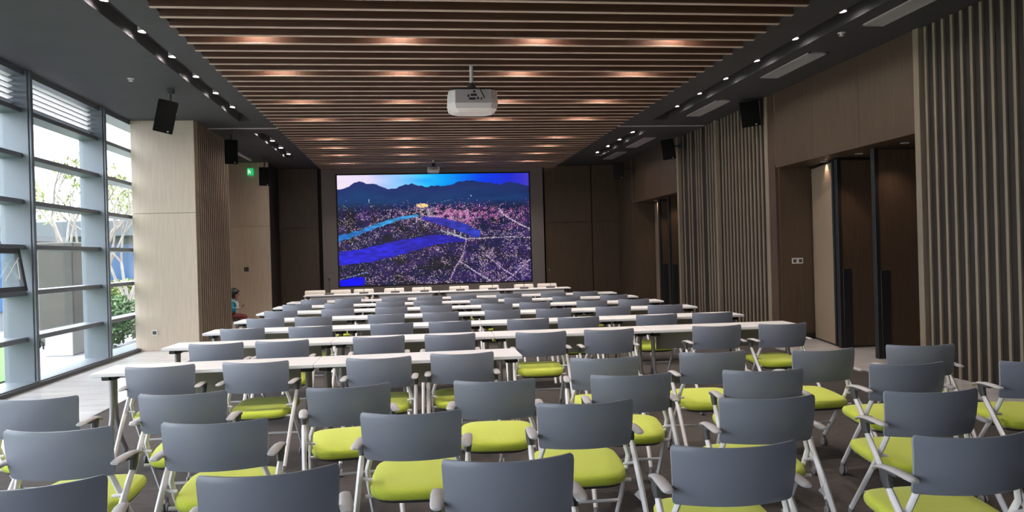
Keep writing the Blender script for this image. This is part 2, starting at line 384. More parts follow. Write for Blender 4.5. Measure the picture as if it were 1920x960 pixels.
# ------------------------------------------------------------------ LED screen
def s2l(c):
    c = np.asarray(c, float)
    return np.where(c <= .04045, c/12.92, ((c+.055)/1.055)**2.4)
def screen():
    NX, NY = 372, 214
    u, v = np.meshgrid((np.arange(NX)+.5)/NX, 1-(np.arange(NY)+.5)/NY)   # v=1 top ; t = from top
    t = 1-v
    def mixc(a, b, f): f = np.clip(f, 0, 1)[..., None]; return a*(1-f)+b*f
    def C(*c): return np.array(c)/255.
    def noise(seed, nx, ny):
        g = np.random.default_rng(seed).random((ny+2, nx+2)); X = u*nx; Y = t*ny
        x0 = X.astype(int); y0 = Y.astype(int); fx = X-x0; fy = Y-y0; fx = fx*fx*(3-2*fx); fy = fy*fy*(3-2*fy)
        return (g[y0, x0]*(1-fx)+g[y0, x0+1]*fx)*(1-fy)+(g[y0+1, x0]*(1-fx)+g[y0+1, x0+1]*fx)*fy
    # sky: pink-white left, cyan in the middle, deep blue right
    xs = [0, .18, .32, .46, .6, .75, .9, 1]
    cs = np.array([C(236, 222, 240), C(222, 214, 240), C(150, 205, 245), C(60, 190, 245), C(25, 140, 235), C(30, 70, 225), C(40, 50, 200), C(70, 60, 190)])
    sky = np.stack([np.interp(u, xs, cs[:, k]) for k in range(3)], -1)
    sky = mixc(sky, sky*np.array([.55, .7, .95]), (noise(3, 9, 18)-.45)*.8*(t < .15))
    img = sky
    # ridge lines, heights from the top (0..1)
    r1x = [0, .03, .06, .085, .11, .15, .2, .245, .26, .3, .34, .38, .42, .46, .5, .54, .58, .62, .68, .74, .80, .85, .89, .93, 1]
    r1 = np.interp(u, r1x, [.125, .12, .105, .07, .06, .075, .085, .115, .13, .125, .095, .085, .1, .115, .105, .11, .105, .075, .06, .075, .09, .105, .075, .09, .12])
    ridge = r1 + (noise(5, 60, 2)-.5)*.012
    land = t > ridge
    mtn = mixc(np.broadcast_to(C(38, 48, 105), img.shape), np.broadcast_to(C(28, 62, 110), img.shape), (t-ridge)/.12)
    mtn = mixc(mtn, np.broadcast_to(C(22, 40, 92), img.shape), u*.6+.6*(noise(8, 14, 30)-.5))
    img = np.where(land[..., None], mtn, img)
    # plain and city
    city = np.clip((t-.24)/.1, 0, 1)
    base = mixc(np.broadcast_to(C(20, 26, 62), img.shape), np.broadcast_to(C(52, 34, 84), img.shape), noise(11, 20, 16)*1.3-.2)
    base = mixc(base, np.broadcast_to(C(26, 26, 34), img.shape), (noise(12, 16, 14)-.45)*2.2)
    base = mixc(base, np.broadcast_to(C(48, 30, 112), img.shape), (u-.45)*(t-.4)*2.4); base = base*(.55+.75*noise(14, 110, 80))[..., None]
    img = mixc(img, base, city*land)
    # lights: random specks, denser in the bright quarter
    q = rng.random((NY, NX))
    clump = np.clip(noise(21, 90, 60)*noise(22, 24, 20)*2.6-.35, 0, 1)
    dens = .012 + .26*clump*np.clip((t-.28)/.1, .15, 1)
    ctr = np.exp(-((u-.62)/.26)**2-((t-.37)/.07)**2); dens = dens+1.25*ctr*np.clip(noise(25, 60, 44)*1.8-.35, 0, 1)
    dens = dens+.30*np.exp(-((u-.44)/.05)**2-((t-.31)/.035)**2)
    dens = dens*np.clip((t-.21)/.12, 0, 1)
    dens = np.where((t > .47) & (t < .62) & (u < .62), dens*.8, dens); dens = dens*(1+.5*(t > .6)*(u > .45)*(u+t-.9))
    on = q < dens
    lc = np.where((rng.random((NY, NX)) < .45)[..., None], C(215, 160, 220), C(245, 225, 240))
    lc = np.where(((u > .5) & (t < .5) & (rng.random((NY, NX)) < .5))[..., None], C(235, 110, 205), lc)
    lc = lc*(.45+.55*rng.random((NY, NX)))[..., None]
    img = np.where((on & (t > .22))[..., None], lc, img)
    img = np.where((np.exp(-((u-.435)/.035)**2-((t-.285)/.02)**2) > .45)[..., None] & (q < .75)[..., None], C(250, 215, 150), img)
    # roads
    def path(pts, w, col, p=1.0):
        nonlocal img
        d = np.full(u.shape, 9.)
        for (x0, y0), (x1, y1) in zip(pts, pts[1:]):
            ax, ay = x1-x0, (y1-y0)*.57; px, py = u-x0, (t-y0)*.57
            k = np.clip((px*ax+py*ay)/(ax*ax+ay*ay+1e-9), 0, 1); d = np.minimum(d, np.hypot(px-k*ax, py-k*ay))
        w = w*(.5+.9*noise(41, 70, 50)); k = (d < w) & (rng.random(u.shape) < p*.8)
        img = np.where(k[..., None], np.array(col)/255.*(.55+.45*rng.random(u.shape))[..., None], img)
    path([(.84, .33), (.86, .38), (.93, .46), (1, .52)], .004, (245, 225, 245), .9)
    path([(.66, .60), (.8, .595), (.9, .59), (1, .60)], .0035, (240, 215, 240), .8)
    path([(.62, .80), (.7, .9), (.78, .99)], .004, (235, 215, 245), .8)
    path([(.66, .6), (.64, .75), (.6, .85), (.56, 1)], .004, (225, 190, 235), .7)
    path([(.76, .75), (.86, .9), (.95, 1)], .003, (230, 195, 240), .7)
    path([(1, .80), (.9, .95), (.86, 1)], .004, (235, 205, 240), .7)
    path([(0, .94), (.14, .88)], .003, (150, 160, 220), .8)
    # rivers (upper/lower edge as functions of u)
    def band(xs, top, bot, c0, c1, x0, x1):
        nonlocal img
        a = np.interp(u, xs, top)+(noise(31, 40, 2)-.5)*.012; b2 = np.interp(u, xs, bot)+(noise(32, 40, 2)-.5)*.012
        k = (t > a) & (t < b2) & (u > x0) & (u < x1)
        c = mixc(np.broadcast_to(C(*c0), img.shape), np.broadcast_to(C(*c1), img.shape), (u-x0)/(x1-x0)+.4*(noise(33, 10, 40)-.5))
        c = c*(.72+.45*noise(34, 34, 70))[..., None]
        img = np.where(k[..., None], c, img)
    band([0, .15, .3, .42, .5, .58, .66], [.69, .66, .60, .57, .55, .565, .60], [.81, .79, .735, .68, .64, .635, .615], (48, 45, 205), (45, 40, 165), 0, .655)
    band([.42, .5, .58, .66, .7, .74], [.385, .39, .42, .46, .50, .54], [.41, .45, .50, .55, .585, .59], (62, 52, 160), (45, 62, 175), .43, .735)
    band([0, .1, .2, .3, .4], [.545, .50, .44, .39, .365], [.60, .545, .475, .42, .385], (45, 110, 190), (70, 160, 215), 0, .41)
    band([0, .06, .12, .135], [.955, .925, .915, .96], [1.01, 1.01, 1.0, .97], (25, 25, 240), (35, 20, 225), 0, .13)
    path([(.53, .52), (.6, .56), (.66, .60)], .004, (225, 225, 240))
    for x, y in ((.565, .50), (.60, .515), (.632, .53)): path([(x, y), (x, y+.06)], .0022, (220, 215, 240))
    path([(.16, .225), (.16, .25)], .002, (230, 240, 240)); path([(.69, .195), (.691, .205)], .003, (200, 230, 230))
    path([(0, .29), (.1, .27), (.3, .235)], .0012, (50, 110, 130), .7); path([(.5, .27), (.58, .235)], .0015, (110, 150, 190), .8)
    lin = s2l(np.clip(img, 0, 1))
    lum = lin.mean(-1, keepdims=True); lin = np.clip(lum+(lin-lum)*1.05, 0, 2)
    # grid mesh, one quad per cell
    xs = np.linspace(SCR[0], SCR[1], NX+1); zs = np.linspace(SCR[3], SCR[2], NY+1)
    X, Z = np.meshgrid(xs, zs); V = np.stack([X.ravel(), np.full(X.size, YF-.10), Z.ravel()], 1)
    i = (np.arange(NY)[:, None]*(NX+1)+np.arange(NX)[None, :]).ravel()
    F = np.stack([i, i+NX+1, i+NX+2, i+1], 1)
    me = bpy.data.meshes.new('led_picture'); me.from_pydata(V.tolist(), [], F.tolist())
    at = me.color_attributes.new('led', 'FLOAT_COLOR', 'CORNER')
    c4 = np.concatenate([lin.reshape(-1, 3), np.ones((NX*NY, 1))], 1); at.data.foreach_set('color', np.repeat(c4, 4, 0).astype(np.float32).ravel())
    m = bpy.data.materials.new('led_pixels'); m.use_nodes = True; nt = m.node_tree
    bs = nt.nodes['Principled BSDF']; a = nt.nodes.new('ShaderNodeVertexColor'); a.layer_name = 'led'
    bs.inputs['Base Color'].default_value = (.01, .01, .01, 1); bs.inputs['Roughness'].default_value = .5
    nt.links.new(a.outputs[0], bs.inputs['Emission Color']); bs.inputs['Emission Strength'].default_value = .40
    me.materials.append(m)
    tv = thing('led_screen', 'large wall screen showing an aerial night view of a river city', 'screen', (0, 0, 0))
    o = bpy.data.objects.new('picture', me); COL.objects.link(o); o.parent = tv
    b = new_bm(); e = .03
    for lo, hi in (((SCR[0]-e, SCR[2]-e), (SCR[0], SCR[3]+e)), ((SCR[1], SCR[2]-e), (SCR[1]+e, SCR[3]+e)), ((SCR[0], SCR[2]-e), (SCR[1], SCR[2])), ((SCR[0], SCR[3]), (SCR[1], SCR[3]+e))):
        box(b, (lo[0], YF-.115, lo[1]), (hi[0], YF+.02, hi[1]))
    box(b, (SCR[0], YF-.09, SCR[2]), (SCR[1], YF+.02, SCR[3])); obj('bezel', b, 'black', tv)
screen()

# ------------------------------------------------------------------ lamps
def spot(parent, loc, energy, size=PI*.62, blend=.6, col=(1, .88, .78), rad=.03, rot=(0, 0, 0)):
    l = bpy.data.lights.new('lamp', 'SPOT'); l.energy = energy; l.spot_size = size; l.spot_blend = blend; l.color = col; l.shadow_soft_size = rad
    o = bpy.data.objects.new('lamp', l); COL.objects.link(o); o.parent = parent; o.location = loc; o.rotation_euler = rot
lens_me = mesh_of(lathe(new_bm(), [(.034, .012), (.034, .006), (.0001, .004)], 16), 'lens', 40)
can_me = mesh_of(lathe(new_bm(), [(.05, 0), (.056, .0), (.056, .10), (.0002, .10), (.0002, .09), (.046, .085), (.05, 0)], 16, ends=False), 'housing', 40)
def near_gap(y):
    k = round((y-7.98)/PITCHS-.5); return 7.98 + (k+.5)*PITCHS
LX = [-1.72, -.09, 1.57, 3.22]; LY = [9.25, 10.83, 12.8, 14.15, 16.45, 17.8, 19.05, 20.7]
for j, y in enumerate(LY + [6.9, 4.9]):  # last two rows added out of view to light the front seats
    yy = near_gap(y) + .03
    for i, x in enumerate(LX):
        if j < 8: lab = 'recessed slat ceiling downlight, %s from left in %s lamp row from the camera' % (ORD[i], ORD[j])
        else: lab = 'added unseen downlight at camera end of slat ceiling, %s from left, %s row' % (ORD[i], ORD[j-8])
        t = thing('ceiling_downlight', lab, 'light', (x, yy, SZ+.245), 0, 'downlights above the ceiling slats')
        obj('housing', can_me, 'lamp_rim', t); o = obj('lens', lens_me, 'lens_warm', t, loc=(0, 0, .0))
        spot(t, (0, 0, -.26), LAMP_SLAT*(1 if j < 8 else .8), size=math.radians(108), blend=1)
# pairs of trough lamps along both sides
def trough_lamp(x, y, side, lab):
    t = thing('trough_spotlight', lab, 'light', (x, y, ZC+.055), 0, 'spotlights in the ceiling troughs')
    obj('housing', can_me, 'lamp_rim', t); obj('lens', lens_me, 'lens_cool', t, loc=(0, 0, .015))
    spot(t, (0, 0, .012), LAMP_TROUGH, size=PI*.8, blend=.7, col=(1, .93, .86), rot=(0, -side*.75, 0))
for j, y in enumerate([8.08, 9.17, 10.27, 11.36, 12.46, 13.58]):
    trough_lamp(-2.95, y, -1, 'small spotlight in the left ceiling trough before the pier, %s from the camera' % ORD[j])
    trough_lamp(4.84, y+.05, 1, 'small spotlight in the near right ceiling trough, %s from the camera' % ORD[j])
for j, y in enumerate([16.3, 17.4, 18.5, 19.6]):
    trough_lamp(-2.97, y, -1, 'small spotlight in the left ceiling trough beyond the pier, %s from the camera' % ORD[j])
    trough_lamp(4.86, y+.25, 1, 'small spotlight in the far right ceiling trough, %s from the camera' % ORD[j])
for dy, where in ((0, 'near'), (N2[0]-N1[0], 'far')):
    for j, y in enumerate((9.44, 10.5, 11.45)):
        t = thing('niche_downlight', 'round downlight in the soffit of the %s wall niche, %s from the camera' % (where, ORD[j]), 'light', (6.46, y+dy, HZ-.003), 0, 'downlights in the niche soffits')
        obj('housing', can_me, 'lamp_rim', t, loc=(0, 0, -.002)); obj('lens', lens_me, 'lens', t, loc=(0, 0, .0))
        spot(t, (0, 0, -.012), LAMP_NICHE, size=PI*.55, blend=.7, col=(1, .75, .55))

# air grilles
def grille(y0, y1, lab):
    t = thing('air_grille', lab, 'vent', (5.39, (y0+y1)/2, ZC), 0, 'linear air grilles in the right soffit')
    L = (y1-y0)/2; b = new_bm(); hw = .135
    for lo, hi in (((-hw, -L), (-hw+.03, L)), ((hw-.03, -L), (hw, L)), ((-hw, -L), (hw, -L+.03)), ((-hw, L-.03), (hw, L))):
        box(b, (lo[0], lo[1], -.02), (hi[0], hi[1], .0))
    obj('frame', b, 'vent', t); obj('void', B1((-hw, -L, -.004), (hw, L, 0)), 'vent_in', t)
    me = mesh_of(B1((-.006, -L+.03, -.018), (.006, L-.03, -.002)), 'blade')
    for k in range(7): obj('blade', me, 'vent', t, loc=(-.09+.03*k, 0, 0))
for k, (a, b_) in enumerate(((6.9, 8.42), (9.62, 11.06), (12.75, 14.24), (16.93, 18.5), (19.35, 20.8))):
    grille(a, b_, 'long white air grille in the right soffit, %s from the camera' % ORD[k])

# sprinklers
def sprinkler(x, y, lab):
    b = new_bm(); lathe(b, [(.045, 0), (.045, -.008), (.02, -.012), (.014, -.03), (.03, -.034), (.03, -.038), (.0002, -.04)], 14)
    o = obj('sprinkler_head', b, 'lamp_rim', None, 40, (x, y, ZC)); tag(o, lab, 'sprinkler', 'ceiling sprinklers')
sprinkler(-3.79, 11.23, 'small round sprinkler head in the left soffit before the speaker')
sprinkler(5.2, 8.75, 'small round sprinkler head in the right soffit beside the air grille')
sprinkler(-4.0, 13.9, 'small round sprinkler head in the left soffit close to the pale pier')

# ------------------------------------------------------------------ speakers
def speaker(p, yaw, tilt, lab, arm, w=.32, h=.54, d=.30, roll=0):
    t = thing('wall_speaker', lab, 'speaker', p, 0, 'black wall speakers')
    R = Matrix.Rotation(roll, 3, 'Y') @ Matrix.Rotation(yaw, 3, 'Z') @ Matrix.Rotation(tilt, 3, 'X')
    b = new_bm()   # cabinet with a front baffle wider than its back; front faces local -y
    ring = lambda z, s: [(-w/2*s, -d/2, z), (w/2*s, -d/2, z), (w/2*.72*s, d/2, z), (-w/2*.72*s, d/2, z)]
    loft(b, [ring(-h/2, .97), ring(-h/2+.015, 1), ring(h/2-.015, 1), ring(h/2, .97)]); b.transform(R.to_4x4()); obj('cabinet', b, 'black_soft', t)
    b = B1((-w/2*.93, -d/2-.014, -h/2*.95), (w/2*.93, -d/2, h/2*.95), bevel=.006); b.transform(R.to_4x4()); obj('grille', b, 'black_soft', t)
    b = B1((w*.22, -d/2-.018, -h/2*.90), (w*.30, -d/2-.012, -h/2*.84)); b.transform(R.to_4x4()); obj('badge', b, 'lamp_rim', t)
    b = new_bm(); q = Vector(arm)-Vector(p); tube(b, [R@Vector((0, d/2*.9, .05)), R@Vector((0, d/2+.06, .06)), q], .02, 8)
    cbox(b, q, (.09, .09, .09), bevel=.01); obj('bracket', b, 'arm_dark', t)
def spk(px, py, Y, yaw, tilt, lab, arm, **k):
    p = aty(px, py, Y); speaker(p, yaw, tilt, lab, arm if callable(arm) is False else arm(p), **k)
spk(313, 219, 11.75, .15, .15, 'black speaker tilted in front of the pale pier', lambda p: (p.x+.02, p.y+.15, ZC-.04), h=.46, w=.27, d=.22, roll=.24)
spk(432, 285, 15.4, .35, .12, 'black speaker at the end of the slatted pier', lambda p: (p.x, p.y+.2, ZC-.04), h=.46, w=.24, d=.22)
spk(495, 331, 19.6, .25, .1, 'black speaker on the left near the exit sign', lambda p: (p.x, p.y+.2, ZC-.04), h=.45, w=.25, d=.24)
spk(1405, 214, 12.75, -.35, .12, 'black speaker high on the near slatted right wall', lambda p: (XR+.01, p.y+.25, p.z+.12), h=.43, w=.31, d=.22, roll=-.12)
spk(1253, 280, 16.6, -.35, .12, 'black speaker high on the right wall past the slats', lambda p: (XR-.01, p.y+.22, p.z+.1), h=.44, w=.28, d=.22, roll=-.12)
spk(1160, 320, 20.4, -.3, .1, 'black speaker in the far right corner', lambda p: (XR-.02, p.y+.25, p.z+.1), h=.44, w=.3, d=.22)
b = new_bm(); p0 = aty(443, 286, 17.9); p1 = aty(470, 300, 19.4); tube(b, [p0, p1], .035, 10)
o = obj('ceiling_conduit', b, 'vent', None, 50); tag(o, 'pale round tube under the soffit beside the slatted pier speaker', 'tube')
# exit sign, switches, sockets
p = aty(469, 322, 20.6)
t = thing('exit_sign', 'small green lit exit sign on the left corner pier', 'sign', p)
obj('sign_box', B1((-.07, -.015, -.09), (.07, .06, .09), bevel=.004), 'exit', t)
b = new_bm(); box(b, (-.055, -.018, -.06), (-.03, -.014, .06)); box(b, (-.02, -.018, .02), (.0, -.014, .045)); box(b, (-.025, -.018, -.03), (.02, -.014, .015)); box(b, (.0, -.018, -.065), (.012, -.014, -.03))
obj('pictogram', b, 'exit_w', t)
obj('hanger', B1((-.005, .0, .09), (.005, .01, ZC-p.z)), 'arm_dark', t)
def plate(p, nrm, lab, n=1, s=.086, dark=False):
    t = thing('switch_plate', lab, 'switch' , p)
    for k in range(n):
        off = (k-(n-1)/2)*(s+.004)
        if nrm == '-y': a = B1((off-s/2, -.01, -s/2), (off+s/2, 0, s/2), bevel=.003); c = B1((off-s*.32, -.014, -s*.3), (off+s*.32, -.009, s*.3), bevel=.002)
        else: a = B1((-.01, off-s/2, -s/2), (0, off+s/2, s/2), bevel=.003); c = B1((-.014, off-s*.32, -s*.3), (-.009, off+s*.32, s*.3), bevel=.002)
        obj('plate', a, 'black' if dark else 'switch', t); obj('rocker', c, 'arm_dark', t)
p = aty(290, 624, 14.5); plate((p.x, 14.5, p.z), '-y', 'square socket plate low on the pale pier', s=.1)
p = aty(1495, 489, 12.25); plate((p.x, 12.25, p.z), '-y', 'double switch plate on the near niche side wall', 2, s=.095)
p = aty(462, 505, 20.7); plate((p.x, 20.7, p.z), '-y', 'dark square switch on the left corner pier', s=.11, dark=True)
p = aty(617, 524, YF-.12); plate((p.x, YF-.12, p.z), '-y', 'tiny black socket on the grey screen surround', s=.06, dark=True)

# ------------------------------------------------------------------ projectors
def projector(x, y, zb, w, h, d, ztop, lab):
    t = thing('projector', lab, 'projector', (x, y, zb))
    def ring(z, sx, y0, y1, c=.13):
        W = w/2*sx; k = c*w
        return [(-W+k, y0, z), (W-k, y0, z), (W, y0+k, z), (W, y1-k, z), (W-k, y1, z), (-W+k, y1, z), (-W, y1-k, z), (-W, y0+k, z)]
    b = new_bm(); loft(b, [ring(0, .80, -d*.30, d*.38), ring(h*.12, .95, -d*.47, d*.48), ring(h*.36, 1, -d*.5, d*.5), ring(h*.86, .97, -d*.48, d*.5), ring(h*.92, .93, -d*.45, d*.47)])
    obj('case', b, 'proj', t)
    obj('rear_panel', B1((-w*.36, -d*.5-.004, h*.33), (w*.36, -d*.45, h*.90), bevel=.003), 'proj_grey', t)
    obj('top_plate', B1((-w*.40, -d*.40, h*.92), (w*.40, d*.40, h*1.0)), 'black', t)
    me = mesh_of(B1((-.018, -d*.5-.008, -.012), (.018, -d*.5-.003, .012)), 'port')
    for k, (px, pz, s) in enumerate(((-.10, .62, .7), (-.02, .66, 1.2), (.04, .66, 1), (.09, .52, .7), (-.06, .50, 1), (.0, .50, 1.4), (.02, .80, .7), (.16, .5, .5))):
        o = obj('port', me, 'black', t, loc=(w*px, 0, h*pz)); o.scale = (s*w/.62, 1, h/.26)
    b = new_bm(); lathe(b, [(.03, 0), (.055, .02), (.055, .10), (.05, .12)], 14, 'y', (w*.18, d*.44, h*.55)); obj('lens_barrel', b, 'black', t, 40)
    b = new_bm(); tube(b, [(0, 0, h), (0, 0, h+.05), (0, 0, h+.1)], [.045, .06, .035], 12); obj('mount_head', b, 'arm_dark', t, 40)
    b = new_bm(); tube(b, [(0, 0, h+.08), (0, 0, ztop-zb)], .024, 12); obj('ceiling_pole', b, 'white_frame', t, 40)
    b = new_bm(); tube(b, [(w*.1, -d*.3, h*1.02), (w*.12, -d*.5-.02, h*.95), (w*.17, -d*.5-.03, h*.72), (w*.22, -d*.5-.01, h*.52)], .007, 6); obj('cable', b, 'black', t, 40)
projector(.84, 10.34, 3.45, .66, .31, .48, SZ+.16, 'large white projector hanging from a ceiling pole near the middle')
projector(.60, 20.5, 3.76, .32, .17, .32, SZ+.16, 'small white projector hanging just above the wall screen')

# ------------------------------------------------------------------ tables
def table_mesh(L=1.6, D=.5, H=.75):
    ms = {}
    ms['tabletop'] = mesh_of(B1((-L/2+.002, 0, H-.028), (L/2-.002, D, H), bevel=.004, seg=2), 'tabletop')
    ms['modesty_panel'] = mesh_of(B1((-L/2+.16, D-.05, H-.25), (L/2-.16, D-.038, H-.05), bevel=.003), 'modesty_panel')
    b = new_bm(); box(b, (-L/2+.1, D/2-.02, H-.068), (L/2-.1, D/2+.02, H-.028)); ms['beam'] = mesh_of(b, 'beam')
    for s in (-1, 1):
        x = s*(L/2-.07); b = new_bm()
        for f in (-1, 1):
            tube(b, [(x+f*.004, D/2+f*.025, H-.05), (x+f*.004, D/2+f*.02, H-.25), (x+f*.004, D/2+f*.035, H-.38), (x+f*.004, D/2+f*.11, H-.55), (x+f*.004, D/2+f*.22, .075)], .019, 8)
        ms['leg%d' % s] = mesh_of(b, 'leg', 50)
        b = new_bm(); box(b, (x-.05, D/2-.10, H-.075), (x+.05, D/2+.10, H-.028), bevel=.006); box(b, (x-.02, D/2-.14, H-.07), (x+.02, D/2-.09, H-.035)); ms['hinge%d' % s] = mesh_of(b, 'hinge')
        for f in (-1, 1):
            b = new_bm(); lathe(b, [(.0002, -.012), (.026, -.012), (.03, -.006), (.03, .006), (.026, .012), (.0002, .012)], 12, 'x', (x, D/2+f*.225, .03))
            tube(b, [(x, D/2+f*.22, .03), (x, D/2+f*.22, .085)], .012, 6); ms['caster%d%d' % (s, f)] = mesh_of(b, 'caster', 40)
    return ms
def make_table(ms, lab, loc, rz, group, casters=True):
    t = thing('folding_table', lab, 'table', loc, rz, group)
    for k, me in ms.items():
        nm = k.rstrip('-1')
        if nm == 'caster' and not casters: continue
        obj(nm, me, {'tabletop': 'table', 'modesty_panel': 'modesty', 'beam': 'table_leg', 'leg': 'table_leg', 'hinge': 'black', 'caster': 'black'}[nm], t)
    return t
TM = table_mesh()
ROWS = [((183, 701), (989, 666), 2), ((300, 653), (1517, 609), 4), ((383, 625), (1394, 590), 4), ((437, 603), (1298, 576), 4), ((483, 588), (1232, 565), 4), ((513, 576.5), (1180, 557), 4), ((535, 568), (1135, 549.5), 4)]
ROWY = []
for r, (a, c, n) in enumerate(ROWS):
    A = atz(*a, .75); Cc = atz(*c, .75)
    ym = (A.y+Cc.y)/2; sl = max(-.035, min(.0, (Cc.y-A.y)/(Cc.x-A.x)))
    x0 = -2.40; L = (3.24 if n == 2 else 6.36)/n
    ROWY.append((ym, sl))
    for k in range(n):
        xc = x0+L*(k+.5); yc = ym + sl*(xc-(A.x+Cc.x)/2)
        lab = 'white folding table, %s from left in the %s table row from the camera' % (ORD[k], ORD[r])
        t = make_table(TM, lab, (xc, yc, 0), math.atan(sl), 'white folding tables in rows', r < 4)
        t.scale = (L/1.6, 1, 1)
# head table facing the room
HM = table_mesh(1.52)
hy = lambda x: 17.75 - .03*(x-.55)
for k in range(4):
    xc = -2.46+1.525*(k+.5)
    t = make_table(HM, 'white head table facing the room under the screen, %s from left' % ORD[k], (xc, hy(xc)+.5, 0), PI+math.atan(-.03), 'head tables', False)
    for ch in t.children:
        if ch.name.startswith('modesty'):
            ch.data = ch.data.copy(); ch.data.materials.clear(); ch.data.materials.append(M['table'])

# ------------------------------------------------------------------ lime chairs
Y0 = -.15                                      # back top sits at local y = Y0
def chair_meshes():
    ms = {}
    # backrest: curved plastic shell
    b = new_bm(); vs = [0, .03, .10, .3, .5, .7, .9, .97, 1.0]; ins = [.010, .003, 0, 0, 0, 0, 0, .003, .012]
    us = [-1+2*k/14 for k in range(15)]; th = .011
    def P(u, v, i, off):
        hw = .219+.012*v-ins[i]; y = Y0+(1-v)*.035 - .012*math.sin(v*PI) + .056*u*u
        return Vector((u*hw, y+off, .632+.213*v + .006*u*u*(v > .5)))
    F = [[b.verts.new(P(u, v, i, th/2)) for u in us] for i, v in enumerate(vs)]
    K = [[b.verts.new(P(u, v, i, -th/2)) for u in us] for i, v in enumerate(vs)]
    for i in range(len(vs)-1):
        for k in range(len(us)-1):
            b.faces.new((F[i][k], F[i][k+1], F[i+1][k+1], F[i+1][k])); b.faces.new((K[i][k+1], K[i][k], K[i+1][k], K[i+1][k+1]))
        b.faces.new((F[i][0], F[i+1][0], K[i+1][0], K[i][0])); b.faces.new((F[i+1][-1], F[i][-1], K[i][-1], K[i+1][-1]))
    for k in range(len(us)-1):
        b.faces.new((F[0][k+1], F[0][k], K[0][k], K[0][k+1])); b.faces.new((F[-1][k], F[-1][k+1], K[-1][k+1], K[-1][k]))
    ms['backrest'] = (mesh_of(b, 'backrest', 40), 'chair_back')
    # seat cushion (rounded slab)
    def outline(s, z, n=28, dy=0):
        o = []
        for k in range(n):
            a = 2*PI*k/n; c, d = math.cos(a), math.sin(a); e = 2/4.2
            x = .218*s*abs(c)**e*(1 if c > 0 else -1); y = .245*s*abs(d)**e*(1 if d > 0 else -1)
            x *= 1-.05*(y < 0)*(-y/.22)
            o.append((x, y+Y0+.275+dy, z + .10*y - .014*(max(0, y)/.245)**3 + .004*(max(0, -y)/.245)**2))
        return o
    b = new_bm(); loft(b, [outline(.86, .412), outline(.97, .418), outline(1, .432), outline(1, .448), outline(.975, .464), outline(.90, .473), outline(.6, .4745), outline(.2, .473)])
    ms['seat'] = (mesh_of(b, 'seat', 60), 'lime')
    b = new_bm(); loft(b, [outline(.74, .388), outline(.90, .398), outline(.93, .418)]); ms['seat_pan'] = (mesh_of(b, 'seat_pan', 50), 'chair_pan')
    for s in (-1, 1):
        xi = s*.216; xo = s*.249
        b = new_bm()   # upright behind the back runs down and forward to the front foot
        tube(b, [(s*.188, Y0+.094, .69), (s*.195, Y0+.094, .635), (s*.212, Y0+.108, .56), (xi, Y0+.17, .44), (xi*1.01, Y0+.34, .20), (xi*1.01, Y0+.425, .085)], [.011, .012, .0125, .0125, .0125, .012], 8, 1.25)
        ms['front_leg%d' % s] = (mesh_of(b, 'front_leg', 50), 'white_frame')
        b = new_bm()   # arm post runs down and back to the rear foot
        tube(b, [(xo, Y0+.195, .635), (xo, Y0+.155, .58), (xo, Y0+.01, .385), (xo, Y0-.13, .195), (xo, Y0-.205, .085)], [.011, .014, .014, .013, .012], 8, 1.35)
        ms['rear_leg%d' % s] = (mesh_of(b, 'rear_leg', 50), 'white_frame')
        b = new_bm(); tube(b, [(s*.19, Y0+.115, .49), (xo, Y0+.115, .50)], .011, 8, up=(0, 0, 1)); ms['pivot%d' % s] = (mesh_of(b, 'pivot', 50), 'white_frame')
        b = new_bm()   # arm pad, arched, narrow at the front tip
        prof = [(.285, .682, .010, .004), (.27, .694, .016, .007), (.23, .707, .020, .009), (.17, .714, .023, .010), (.10, .715, .0245, .010), (.05, .713, .0245, .010), (.02, .711, .022, .009), (.008, .709, .015, .005)]
        rings = []
        for y, z, hw, ht in prof: rings.append([(xo+math.cos(2*PI*k/12)*hw, Y0+y, z-.006+math.sin(2*PI*k/12)*ht) for k in range(12)])
        loft(b, rings); ms['armrest%d' % s] = (mesh_of(b, 'armrest', 60), 'arm')
        b = new_bm(); tube(b, [(xo, Y0+.185, .622), (xo, Y0+.20, .655), (xo, Y0+.205, .70)], [.0145, .019, .022], 10, 1.3); cbox(b, (xo, Y0+.16, .695), (.03, .09, .016), bevel=.004)
        ms['arm_bracket%d' % s] = (mesh_of(b, 'arm_bracket', 40), 'arm_dark')
        for nm, y, x in (('front', Y0+.44, xi), ('rear', Y0-.22, xo)):
            b = new_bm()
            for q in (-1, 1): lathe(b, [(.0002, q*.011-.007), (.024, q*.011-.007), (.028, q*.011-.003), (.028, q*.011+.003), (.024, q*.011+.007), (.0002, q*.011+.007)], 14, 'x', (x, y-.012, .028))
            tube(b, [(x, y-.012, .028), (x, y-.006, .062), (x, y, .092)], [.012, .016, .011], 8)
            ms['caster%s%d' % (nm, s)] = (mesh_of(b, 'caster', 40), 'caster')
    b = new_bm(); tube(b, [(-.222, Y0+.10, .405), (.222, Y0+.10, .405)], .011, 8, up=(0, 0, 1)); ms['seat_bar'] = (mesh_of(b, 'seat_bar', 50), 'white_frame')
    b = new_bm(); tube(b, [(-.222, Y0+.34, .205), (.222, Y0+.34, .205)], .010, 8, up=(0, 0, 1))
    ms['crossbar'] = (mesh_of(b, 'crossbar', 50), 'white_frame')
    # fit to the measured proportions: a little wider and lower
    for me, _ in ms.values():
        for v in me.vertices:
            k = 1.07 if v.co.z > .1 else 1.0
            v.co.x *= 1.07; v.co.y = (v.co.y-Y0)*1.07+Y0
            v.co.z = float(np.interp(v.co.z, (0, .05, .10, .475, .632, .72, .851), (0, .05, .10, .448, .568, .657, .806)))
    return ms
CM = chair_meshes()
def strip(k):
    for e in ('frontleg', ): pass
    k = k.rstrip('-1')
    return 'caster' if k.startswith('caster') else k
